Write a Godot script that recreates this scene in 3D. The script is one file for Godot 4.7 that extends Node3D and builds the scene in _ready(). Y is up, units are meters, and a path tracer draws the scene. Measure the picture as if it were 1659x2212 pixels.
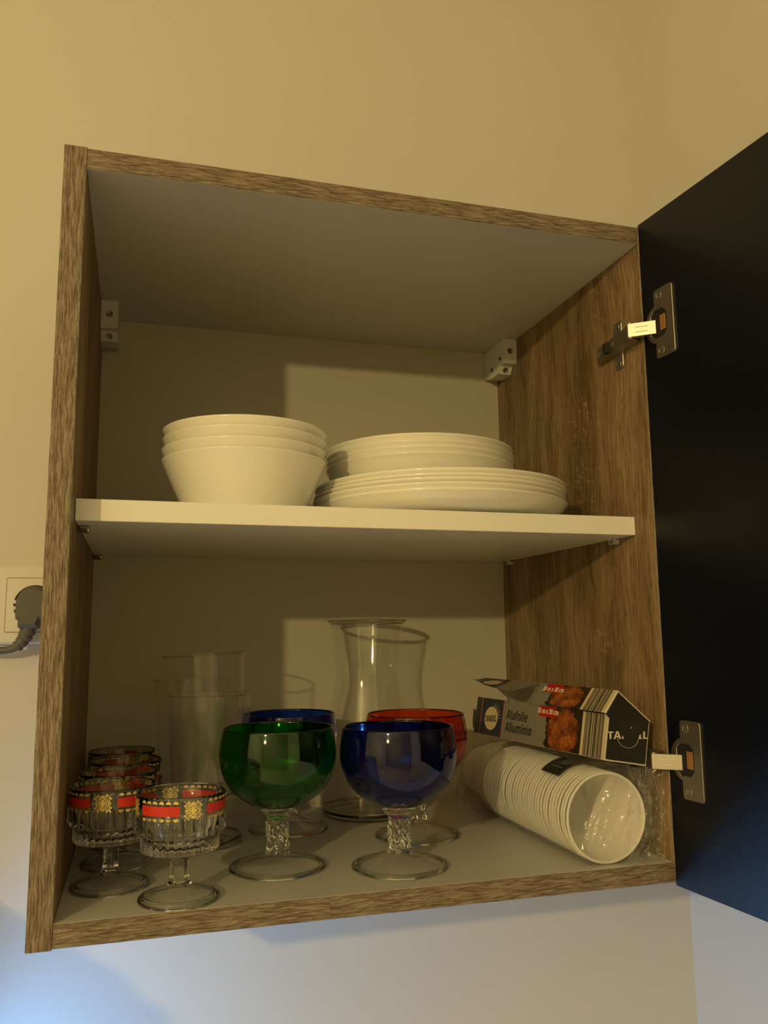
extends Node3D

const W := 0.5
const H := 0.5615
const D := 0.3114
const T := 0.01624
const SY := 0.30114      # top of the shelf
const SZ := -0.02854     # front of the shelf
const ZW := -0.3314      # wall behind the cabinet
const XR := 0.731        # wall to the right
const WARM := Color(1.0, 0.735, 0.30)   # linear
const BLUE := Color(0.20, 0.50, 1.0)    # linear
var M := {}
var taken := {}

func _ready() -> void:
	# ---------------------------------------------------------------- camera, environment, lights
	var cam := Camera3D.new()
	cam.name = "camera"
	cam.position = Vector3(0.063402, 0.19999, 0.611088)
	cam.rotation = Vector3(0.146425, -0.285988, -0.0106946)
	cam.fov = 63.1885
	cam.near = 0.02
	cam.far = 20.0
	add_child(cam)
	cam.current = true
	var env := Environment.new()
	env.background_mode = Environment.BG_COLOR
	env.background_color = Color.BLACK
	env.tonemap_mode = Environment.TONE_MAPPER_LINEAR
	env.tonemap_exposure = 1.0
	env.sdfgi_enabled = true
	env.ssao_enabled = true
	env.ssil_enabled = true
	var we := WorldEnvironment.new()
	we.name = "world_environment"
	we.environment = env
	add_child(we)
	var bulb_at := Vector3(-1.29, 0.77, 2.0)
	var lamp := OmniLight3D.new()
	lamp.name = "pendant_lamp_light"
	lamp.position = bulb_at
	lamp.light_color = WARM.linear_to_srgb()
	lamp.light_energy = 2.2
	lamp.light_size = 0.03
	lamp.omni_range = 9.0
	lamp.omni_attenuation = 2.0
	lamp.shadow_enabled = true
	add_child(lamp)
	var tab_at := Vector3(-0.165, -0.240, -0.235)
	var tab_basis := Basis.looking_at(Vector3(0.85, -0.10, 0.52), Vector3.UP)
	var scr := AreaLight3D.new()
	scr.name = "tablet_screen_light"
	scr.area_size = Vector2(0.10, 0.14)
	scr.transform = Transform3D(tab_basis, tab_at + Vector3(0.85, -0.10, 0.52).normalized() * 0.008)
	scr.light_color = BLUE.linear_to_srgb()
	scr.light_energy = 0.185
	scr.area_range = 6.0
	scr.area_attenuation = 2.0
	scr.shadow_enabled = true
	add_child(scr)

	make_materials()
	room()
	off_frame(bulb_at, tab_at, tab_basis)
	cabinet()
	shelf_things()
	glasses()
	cup_stack()
	foil_box()
	wall_socket()

# ==================================================================== names and tags
func numbered(called: String) -> String:
	if not taken.has(called):
		taken[called] = 0
		return called
	taken[called] += 1
	return "%s_%03d" % [called, taken[called]]

func tag(o: Node3D, label: String, category: String, group := "") -> void:
	o.set_meta("label", label)
	o.set_meta("category", category)
	if group != "":
		o.set_meta("group", group)

func thing(called: String, label: String, category: String, at := Vector3.ZERO, group := "") -> Node3D:
	var o := Node3D.new()
	o.name = numbered(called)
	add_child(o)
	o.position = at
	tag(o, label, category, group)
	return o

func part(called: String, st: SurfaceTool, m: Material, parent: Node3D) -> MeshInstance3D:
	var o := MeshInstance3D.new()
	o.name = called
	o.mesh = st.commit()
	o.material_override = m
	parent.add_child(o, true)
	return o

func mesh_part(called: String, mesh: Mesh, m: Material, parent: Node3D, xf := Transform3D()) -> MeshInstance3D:
	var o := MeshInstance3D.new()
	o.name = called
	o.mesh = mesh
	o.material_override = m
	parent.add_child(o, true)
	o.transform = xf
	return o

func struct(called: String, st: SurfaceTool, m: Material) -> MeshInstance3D:
	var o := MeshInstance3D.new()
	o.name = called
	o.mesh = st.commit()
	o.material_override = m
	add_child(o, true)
	o.set_meta("kind", "structure")
	return o

# ==================================================================== shapes
func start() -> SurfaceTool:
	var st := SurfaceTool.new()
	st.begin(Mesh.PRIMITIVE_TRIANGLES)
	st.set_smooth_group(0xFFFFFFFF)
	return st

func done(st: SurfaceTool) -> SurfaceTool:
	st.generate_normals()
	return st

# corners run clockwise as seen from outside
func tri(st: SurfaceTool, a: Vector3, b: Vector3, c: Vector3, ua := Vector2.ZERO, ub := Vector2.ZERO, uc := Vector2.ZERO) -> void:
	st.set_uv(ua); st.add_vertex(a)
	st.set_uv(ub); st.add_vertex(b)
	st.set_uv(uc); st.add_vertex(c)

func quad(st: SurfaceTool, a: Vector3, b: Vector3, c: Vector3, d: Vector3, ua := Vector2(0, 1), ub := Vector2(0, 0), uc := Vector2(1, 0), ud := Vector2(1, 1)) -> void:
	tri(st, a, b, c, ua, ub, uc)
	tri(st, a, c, d, ua, uc, ud)

func flat(st: SurfaceTool) -> void:
	st.set_smooth_group(0xFFFFFFFF)

# box with chamfered edges
func box(st: SurfaceTool, lo: Vector3, hi: Vector3, b := 0.0006, xf := Transform3D()) -> void:
	st.set_smooth_group(0xFFFFFFFF)
	var c := (lo + hi) * 0.5
	var h := (hi - lo) * 0.5
	b = minf(b, minf(h.x, minf(h.y, h.z)) * 0.9)
	# point on the face normal to axis ax (sign s), at corner signs
	var P := func(ax: int, sg: Vector3) -> Vector3:
		var v := Vector3.ZERO
		for i in 3:
			v[i] = sg[i] * (h[i] if i == ax else h[i] - b)
		return xf * (c + v)
	for ax in 3:
		var u := (ax + 1) % 3
		var w := (ax + 2) % 3
		for s in [-1.0, 1.0]:
			var q := []
			for k in [[-1.0, -1.0], [-1.0, 1.0], [1.0, 1.0], [1.0, -1.0]]:
				var sg := Vector3.ZERO
				sg[ax] = s
				sg[u] = k[0]
				sg[w] = k[1]
				q.append(P.call(ax, sg))
			if s > 0:
				quad(st, q[0], q[1], q[2], q[3])
			else:
				quad(st, q[3], q[2], q[1], q[0])
	# edges between faces
	for ax in 3:
		var u := (ax + 1) % 3
		var w := (ax + 2) % 3
		for su in [-1.0, 1.0]:
			for sw in [-1.0, 1.0]:
				var a := Vector3.ZERO
				a[u] = su; a[w] = sw; a[ax] = -1.0
				var e := a
				e[ax] = 1.0
				var p0: Vector3 = P.call(u, a)
				var p1: Vector3 = P.call(u, e)
				var p2: Vector3 = P.call(w, e)
				var p3: Vector3 = P.call(w, a)
				if su * sw > 0:
					quad(st, p0, p1, p2, p3)
				else:
					quad(st, p3, p2, p1, p0)
	for sx in [-1.0, 1.0]:
		for sy in [-1.0, 1.0]:
			for sz in [-1.0, 1.0]:
				var sg := Vector3(sx, sy, sz)
				var p0: Vector3 = P.call(0, sg)
				var p1: Vector3 = P.call(1, sg)
				var p2: Vector3 = P.call(2, sg)
				if sx * sy * sz > 0:
					tri(st, p0, p2, p1)
				else:
					tri(st, p0, p1, p2)

# lathe: profile of (radius, height), going up outside and down inside; a third value of 1 keeps the corner sharp
func lathe(st: SurfaceTool, prof: Array, seg := 64, xf := Transform3D(), wave = null, from := 0.0, to := TAU) -> void:
	var g := 0
	var n := prof.size()
	var length := 0.0
	for i in n - 1:
		var a = prof[i]
		var b = prof[i + 1]
		if a.size() > 2 and i > 0:
			g += 1
		st.set_smooth_group(g % 30)
		var l := length + Vector2(a[0], a[1]).distance_to(Vector2(b[0], b[1]))
		for k in seg:
			var t0 := from + (to - from) * k / seg
			var t1 := from + (to - from) * (k + 1) / seg
			var e0 := t0
			var e1 := t1
			if to - from > TAU - 0.001 and k == seg - 1:
				e1 = from
			var ra0: float = a[0]
			var ra1: float = a[0]
			var rb0: float = b[0]
			var rb1: float = b[0]
			if wave != null:
				ra0 = wave.call(t0, i, a[0], a[1]); ra1 = wave.call(e1, i, a[0], a[1])
				rb0 = wave.call(t0, i + 1, b[0], b[1]); rb1 = wave.call(e1, i + 1, b[0], b[1])
			var p0 := xf * Vector3(ra0 * cos(e0), a[1], ra0 * sin(e0))
			var p1 := xf * Vector3(ra1 * cos(e1), a[1], ra1 * sin(e1))
			var p2 := xf * Vector3(rb1 * cos(e1), b[1], rb1 * sin(e1))
			var p3 := xf * Vector3(rb0 * cos(e0), b[1], rb0 * sin(e0))
			var u0 := Vector2(t0 / TAU, length)
			var u1 := Vector2(t1 / TAU, length)
			var u2 := Vector2(t1 / TAU, l)
			var u3 := Vector2(t0 / TAU, l)
			if a[0] > 1e-7 and b[0] > 1e-7:
				tri(st, p0, p1, p2, u0, u1, u2)
				tri(st, p0, p2, p3, u0, u2, u3)
			elif a[0] > 1e-7:
				tri(st, p0, p1, p2, u0, u1, u2)
			elif b[0] > 1e-7:
				tri(st, p0, p2, p3, u0, u2, u3)
		length = l

func spline(pts: Array, steps := 5) -> Array:
	var out := []
	for i in pts.size() - 1:
		var p0 = pts[maxi(i - 1, 0)]
		var p1 = pts[i]
		var p2 = pts[i + 1]
		var p3 = pts[mini(i + 2, pts.size() - 1)]
		for s in steps:
			var t := float(s) / steps
			var v := Vector2(p0[0], p0[1]).cubic_interpolate(Vector2(p1[0], p1[1]), Vector2.ZERO, Vector2.ZERO, 0.0)
			v = Vector2(p1[0], p1[1]).cubic_interpolate(Vector2(p2[0], p2[1]), Vector2(p0[0], p0[1]), Vector2(p3[0], p3[1]), t)
			out.append([maxf(v.x, 0.0), v.y])
	out.append([pts[-1][0], pts[-1][1]])
	return out

# outline (counter-clockwise in x, y) pushed out along z from 0 to depth, with a chamfer on the front edge
func prism(st: SurfaceTool, poly: PackedVector2Array, depth: float, xf: Transform3D, bevel := 0.0, uvs := 0.0) -> void:
	st.set_smooth_group(0xFFFFFFFF)
	var n := poly.size()
	var top := poly
	if bevel > 0.0:
		top = PackedVector2Array()
		for i in n:
			var a := poly[(i + n - 1) % n]
			var b := poly[i]
			var c := poly[(i + 1) % n]
			var d1 := (b - a).normalized()
			var d2 := (c - b).normalized()
			var n1 := Vector2(-d1.y, d1.x)
			var n2 := Vector2(-d2.y, d2.x)
			var m := (n1 + n2)
			m = m / maxf(0.3, 1.0 + n1.dot(n2))
			top.append(b + m * bevel)
	var z1 := depth - bevel
	for i in n:
		var j := (i + 1) % n
		var a0 := xf * Vector3(poly[i].x, poly[i].y, 0)
		var b0 := xf * Vector3(poly[j].x, poly[j].y, 0)
		var a1 := xf * Vector3(poly[i].x, poly[i].y, z1)
		var b1 := xf * Vector3(poly[j].x, poly[j].y, z1)
		quad(st, a0, a1, b1, b0)
		if bevel > 0.0:
			quad(st, a1, xf * Vector3(top[i].x, top[i].y, depth), xf * Vector3(top[j].x, top[j].y, depth), b1)
	for cap in 2:
		var pp := poly if cap == 0 else top
		var z := 0.0 if cap == 0 else depth
		var ix := Geometry2D.triangulate_polygon(pp)
		for k in range(0, ix.size(), 3):
			var a := pp[ix[k]]
			var b := pp[ix[k + 1]]
			var c := pp[ix[k + 2]]
			var ccw := (b - a).cross(c - a) > 0.0
			if ccw == (cap == 1):
				var s := b
				b = c
				c = s
			tri(st, xf * Vector3(a.x, a.y, z), xf * Vector3(b.x, b.y, z), xf * Vector3(c.x, c.y, z), a * uvs, b * uvs, c * uvs)

func tube(st: SurfaceTool, pts: Array, rad: Array, seg := 16, caps := true) -> void:
	var rings := []
	var up := Vector3.UP
	for i in pts.size():
		var d: Vector3 = (pts[mini(i + 1, pts.size() - 1)] - pts[maxi(i - 1, 0)]).normalized()
		if absf(d.dot(up)) > 0.95:
			up = Vector3.RIGHT
		var x := d.cross(up).normalized()
		var y := x.cross(d).normalized()
		up = y
		var r := []
		for k in seg:
			var t := TAU * k / seg
			r.append(pts[i] + (x * cos(t) + y * sin(t)) * rad[i])
		rings.append(r)
	st.set_smooth_group(1)
	for i in pts.size() - 1:
		for k in seg:
			var j := (k + 1) % seg
			quad(st, rings[i][k], rings[i + 1][k], rings[i + 1][j], rings[i][j])
	if caps:
		st.set_smooth_group(0xFFFFFFFF)
		for k in seg:
			var j := (k + 1) % seg
			tri(st, pts[0], rings[0][k], rings[0][j])
			tri(st, pts[-1], rings[-1][j], rings[-1][k])

func rounded(x0: float, y0: float, x1: float, y1: float, r: float, n := 5) -> PackedVector2Array:
	var p := PackedVector2Array()
	for k in [[x1 - r, y1 - r, 0.0], [x0 + r, y1 - r, PI / 2], [x0 + r, y0 + r, PI], [x1 - r, y0 + r, PI * 1.5]]:
		for i in n + 1:
			var a: float = k[2] + PI / 2 * i / n
			p.append(Vector2(k[0] + r * cos(a), k[1] + r * sin(a)))
	return p

# ==================================================================== materials
func plain(c: Color, rough := 0.6, metal := 0.0) -> StandardMaterial3D:
	var m := StandardMaterial3D.new()
	m.albedo_color = c.linear_to_srgb()
	m.roughness = rough
	m.metallic = metal
	return m

func glass(c: Color, rough := 0.06, scale := 0.05) -> StandardMaterial3D:
	var m := StandardMaterial3D.new()
	var s := c.linear_to_srgb()
	m.albedo_color = Color(s.r, s.g, s.b, 0.0)
	m.transparency = BaseMaterial3D.TRANSPARENCY_ALPHA
	m.refraction_enabled = true
	m.refraction_scale = scale
	m.roughness = rough
	return m

func pane(c: Color, alpha: float, rough := 0.0) -> StandardMaterial3D:
	var m := StandardMaterial3D.new()
	var s := c.linear_to_srgb()
	m.albedo_color = Color(s.r, s.g, s.b, alpha)
	m.transparency = BaseMaterial3D.TRANSPARENCY_ALPHA
	m.roughness = rough
	m.cull_mode = BaseMaterial3D.CULL_DISABLED
	return m

func tex(im: Image) -> ImageTexture:
	return ImageTexture.create_from_image(im)

func noise(sd: int, f: float, oct := 3) -> FastNoiseLite:
	var n := FastNoiseLite.new()
	n.seed = sd
	n.noise_type = FastNoiseLite.TYPE_SIMPLEX_SMOOTH
	n.frequency = f
	n.fractal_octaves = oct
	return n

func edge_wood() -> Image:
	# streaks run along y
	var w := 256
	var h := 1024
	var im := Image.create(w, h, false, Image.FORMAT_RGB8)
	var a := noise(3, 1.0, 2)
	var b := noise(7, 1.0, 3)
	var c := noise(11, 1.0, 2)
	var dark := Color(0.085, 0.054, 0.030)
	var mid := Color(0.190, 0.145, 0.096)
	var light := Color(0.34, 0.29, 0.22)
	for y in h:
		for x in w:
			var wob := c.get_noise_2d(x * 0.01, y * 0.006) * 7.0
			var s := b.get_noise_2d((x + wob) * 0.060, y * 0.0060) * 0.75 + a.get_noise_2d((x + wob) * 0.17, y * 0.014) * 0.6
			var f := a.get_noise_2d(x * 0.4 + 90, y * 0.05) * 0.35
			var v := clampf(0.5 + (s + f) * 0.85, 0, 1)
			var col := dark.lerp(mid, clampf(v / 0.5, 0, 1)) if v < 0.5 else mid.lerp(light, (v - 0.5) * 2.0)
			im.set_pixel(x, y, col.linear_to_srgb())
	return im

func face_wood() -> Image:
	# sawn oak print: fine grain along y, broad arches, pale saw marks across
	var w := 512
	var h := 1024
	var im := Image.create(w, h, false, Image.FORMAT_RGB8)
	var a := noise(21, 1.0, 3)
	var b := noise(23, 1.0, 2)
	var c := noise(29, 1.0, 2)
	var dark := Color(0.125, 0.078, 0.036)
	var mid := Color(0.265, 0.182, 0.100)
	var light := Color(0.40, 0.29, 0.175)
	for y in h:
		for x in w:
			var wob := c.get_noise_2d(x * 0.006, y * 0.004) * 26.0
			var band := b.get_noise_2d((x + wob) * 0.014, y * 0.0012)
			var fine := a.get_noise_2d((x + wob * 0.4) * 0.16, y * 0.009)
			var pore := a.get_noise_2d(x * 0.55 + 40.0, y * 0.03 + 9.0)
			var v := 0.55 + band * 0.40 + fine * 0.46 - clampf(pore - 0.05, 0, 1) * 0.75
			# saw marks inside a vertical strip
			var strip := exp(-pow((x - 175.0 - c.get_noise_2d(5.0, y * 0.004) * 50.0) / 46.0, 2.0))
			var mark := clampf(b.get_noise_2d(x * 0.03 + 7.0, (y + x * 0.35) * 0.11) - 0.18, 0, 1)
			var up := clampf(b.get_noise_2d(x * 0.14 + 77.0, y * 0.012 + 3.0) - 0.2, 0, 1)
			v -= strip * 0.24
			v += strip * (mark * 1.25 + up * 0.9) * clampf(0.45 + b.get_noise_2d(2.0, y * 0.009) * 1.4, 0, 1)
			v = clampf(v, 0, 1)
			var col := dark.lerp(mid, v / 0.55) if v < 0.55 else mid.lerp(light, (v - 0.55) / 0.45)
			im.set_pixel(x, y, col.linear_to_srgb())
	return im

func turned(im: Image) -> Image:
	var o: Image = im.duplicate()
	o.rotate_90(CLOCKWISE)
	return o

func triplanar(m: StandardMaterial3D, size: Vector3) -> StandardMaterial3D:
	m.uv1_triplanar = true
	m.uv1_scale = Vector3(1.0 / size.x, 1.0 / size.y, 1.0 / size.z)
	m.uv1_triplanar_sharpness = 8.0
	return m

func bumps(sd: int, f: float, oct := 3) -> NoiseTexture2D:
	var t := NoiseTexture2D.new()
	t.width = 512
	t.height = 512
	t.seamless = true
	t.noise = noise(sd, f, oct)
	return t

func make_materials() -> void:
	var paint := plain(Color(0.69, 0.675, 0.635), 0.75)
	paint.heightmap_enabled = false
	paint.normal_enabled = true
	var nt := bumps(5, 0.05, 4)
	nt.as_normal_map = true
	nt.bump_strength = 1.6
	paint.normal_texture = nt
	paint.normal_scale = 0.16
	paint.uv1_triplanar = true
	paint.uv1_world_triplanar = true
	paint.uv1_scale = Vector3.ONE * 7.0
	M.paint = paint
	M.paint_far = plain(Color(0.40, 0.385, 0.35), 0.8)
	M.ceiling = plain(Color(0.82, 0.81, 0.78), 0.8)
	M.floor = plain(Color(0.66, 0.60, 0.50), 0.5)
	var ew := edge_wood()
	var fw := face_wood()
	var te := tex(ew)
	var th := tex(turned(ew))
	var tf := tex(fw)
	M.edge_v = plain(Color.WHITE, 0.55)
	M.edge_v.albedo_texture = te
	triplanar(M.edge_v, Vector3(0.034, 0.20, 0.034))
	M.edge_h = plain(Color.WHITE, 0.55)
	M.edge_h.albedo_texture = th
	triplanar(M.edge_h, Vector3(0.20, 0.034, 0.034))
	M.oak = plain(Color.WHITE, 0.45)
	M.oak.albedo_texture = tf
	M.oak.metallic_specular = 0.28
	triplanar(M.oak, Vector3(0.30, 0.60, 0.30))
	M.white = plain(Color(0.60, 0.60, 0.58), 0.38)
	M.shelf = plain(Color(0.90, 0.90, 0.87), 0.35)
	M.back = plain(Color(0.55, 0.53, 0.44), 0.5)
	var door := plain(Color(0.0018, 0.0035, 0.009), 0.33)
	var dn := bumps(41, 0.11, 2)
	dn.as_normal_map = true
	dn.bump_strength = 3.0
	door.normal_enabled = true
	door.normal_texture = dn
	door.metallic_specular = 0.40
	door.normal_scale = 0.22
	door.uv1_triplanar = true
	door.uv1_scale = Vector3.ONE * 20.0
	M.door = door
	M.steel = plain(Color(0.50, 0.48, 0.44), 0.33, 1.0)
	M.steel_dull = plain(Color(0.36, 0.33, 0.28), 0.42, 1.0)
	M.dark = plain(Color(0.012, 0.011, 0.010), 0.6)
	M.rust = plain(Color(0.30, 0.15, 0.05), 0.5)
	M.plastic = plain(Color(0.72, 0.72, 0.70), 0.4)
	M.china = plain(Color(0.91, 0.905, 0.84), 0.10)
	M.paper = plain(Color(0.80, 0.79, 0.74), 0.7)
	M.clear = glass(Color(0.97, 0.985, 0.965))
	M.clear_green = glass(Color(0.86, 0.93, 0.84))
	M.thin = pane(Color(0.7, 0.75, 0.68), 0.012, 0.09)
	M.thin_soft = pane(Color(0.55, 0.56, 0.50), 0.06, 0.10)
	M.film = pane(Color(0.8, 0.8, 0.76), 0.05, 0.13)
	M.green = glass(Color(0.045, 0.52, 0.025))
	M.blue = glass(Color(0.014, 0.075, 0.68))
	M.red = glass(Color(0.85, 0.10, 0.008))
	M.red_paint = plain(Color(0.62, 0.035, 0.018), 0.35)
	M.gold = plain(Color(0.88, 0.68, 0.22), 0.3, 0.4)
	M.grey_rubber = plain(Color(0.105, 0.10, 0.085), 0.5)
	M.pin = plain(Color(0.55, 0.55, 0.5), 0.2, 1.0)
	M.counter = plain(Color(0.84, 0.83, 0.80), 0.4)

# ==================================================================== room
func room() -> void:
	var x0 := -2.7
	var z1 := 3.3
	var y0 := -1.4
	var y1 := 1.2
	var k := 0.12
	var st := start()
	box(st, Vector3(x0 - k, y0 - k, ZW - k), Vector3(XR + k, y1 + k, ZW), 0.0)
	struct("wall_back", done(st), M.paint)
	st = start()
	box(st, Vector3(XR, y0 - k, ZW), Vector3(XR + k, y1 + k, z1), 0.0)
	struct("wall_right", done(st), M.paint)
	st = start()
	box(st, Vector3(x0 - k, y0 - k, ZW), Vector3(x0, y1 + k, z1), 0.0)
	struct("wall_left", done(st), M.ceiling)
	st = start()
	box(st, Vector3(x0 - k, y0 - k, z1), Vector3(XR + k, y1 + k, z1 + k), 0.0)
	struct("wall_front", done(st), M.paint_far)
	st = start()
	box(st, Vector3(x0, y0 - k, ZW), Vector3(XR, y0, z1), 0.0)
	struct("floor", done(st), M.floor)
	st = start()
	box(st, Vector3(x0, y1, ZW), Vector3(XR, y1 + k, z1), 0.0)
	struct("ceiling", done(st), M.ceiling)

# things just outside the frame that light and shade what is in it
func off_frame(bulb_at: Vector3, tab_at: Vector3, tab_basis: Basis) -> void:
	var p := thing("pendant_lamp", "bare warm bulb pendant hanging from the ceiling behind the viewer", "lamp", Vector3(bulb_at.x, 1.2, bulb_at.z))
	var st := start()
	lathe(st, [[0.0, -0.03], [0.045, -0.025], [0.05, 0.0], [0.0, 0.0]], 32)
	part("ceiling_rose", done(st), M.plastic, p)
	st = start()
	tube(st, [Vector3(0, -0.02, 0), Vector3(0, bulb_at.y - 1.2 + 0.09, 0)], [0.003, 0.003], 10)
	part("cord", done(st), M.dark, p)
	st = start()
	lathe(st, [[0.0, -0.32], [0.016, -0.32], [0.018, -0.375], [0.0, -0.375]].map(func(v): return [v[0], v[1] + bulb_at.y - 1.2 + 0.43 - 0.04]), 24)
	part("lamp_holder", done(st), M.dark, p)
	st = start()
	var prof := []
	for i in 17:
		var a := -PI / 2 + PI * i / 16.0
		prof.append([0.028 * cos(a), 0.028 * sin(a) + bulb_at.y - 1.2])
	prof[0][0] = 0.0
	prof[16][0] = 0.0
	lathe(st, prof, 32)
	var glow := plain(Color(0.9, 0.85, 0.7), 0.4)
	glow.emission_enabled = true
	glow.emission = WARM.linear_to_srgb()
	glow.emission_energy_multiplier = 20.0
	part("bulb", done(st), glow, p)

	var f := thing("refrigerator", "white refrigerator standing left of the wall cabinet, lower than it", "refrigerator", Vector3(-0.55, -1.4, -0.02))
	st = start()
	box(st, Vector3(-0.30, 0.04, -0.30), Vector3(0.30, 1.4715, 0.24), 0.004)
	part("body", done(st), M.plastic, f)
	st = start()
	box(st, Vector3(-0.30, 0.06, 0.244), Vector3(0.30, 1.465, 0.29), 0.006)
	var dr := part("door", done(st), M.plastic, f)
	st = start()
	box(st, Vector3(0.24, 0.9, 0.295), Vector3(0.262, 1.2, 0.315), 0.006)
	part("handle", done(st), M.steel, dr)
	st = start()
	box(st, Vector3(-0.28, 0.0, -0.28), Vector3(0.28, 0.04, 0.22), 0.002)
	part("plinth", done(st), M.dark, f)

	var wt := thing("worktop", "pale kitchen worktop running below the wall cabinet", "worktop", Vector3(0.24, -0.425, -0.02))
	st = start()
	box(st, Vector3(-0.478, 0.0, -0.311), Vector3(0.49, 0.04, 0.30), 0.003)
	part("board", done(st), M.counter, wt)
	var bc := thing("base_cabinet", "white base cabinet under the pale worktop", "cabinet", Vector3(0.24, -1.4, -0.02))
	st = start()
	box(st, Vector3(-0.475, 0.1, -0.31), Vector3(0.49, 0.975, 0.25), 0.002)
	part("body", done(st), M.plastic, bc)
	st = start()
	box(st, Vector3(-0.475, 0.0, -0.31), Vector3(0.49, 0.1, 0.20), 0.002)
	part("plinth", done(st), M.dark, bc)
	for k in 2:
		st = start()
		box(st, Vector3(-0.473 + k * 0.483, 0.104, 0.251), Vector3(0.006 + k * 0.482, 0.971, 0.27), 0.002)
		part("door", done(st), M.door, bc)

	var t := thing("tablet", "small tablet with a bluish lit screen standing on the worktop beside the refrigerator", "tablet", tab_at)
	var xf := Transform3D(tab_basis, Vector3.ZERO)
	st = start()
	prism(st, rounded(-0.058, -0.08, 0.058, 0.08, 0.01), 0.007, Transform3D(tab_basis * Basis(Vector3.UP, PI), Vector3.ZERO).translated_local(Vector3(0, 0, -0.007)), 0.001)
	part("case", done(st), M.dark, t)
	st = start()
	box(st, Vector3(-0.055, -0.1445, -0.030), Vector3(0.045, -0.1400, 0.045), 0.002)
	box(st, Vector3(-0.012, -0.1420, -0.022), Vector3(0.000, -0.0600, -0.010), 0.002)
	part("stand", done(st), M.dark, t)
	var sm := plain(Color(0.02, 0.02, 0.03), 0.2)
	sm.emission_enabled = true
	sm.emission = BLUE.linear_to_srgb()
	sm.emission_energy_multiplier = 1.2
	st = start()
	box(st, Vector3(-0.05, -0.07, -0.0012), Vector3(0.05, 0.07, -0.0002), 0.0002, xf)
	part("screen", done(st), sm, t)

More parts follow.
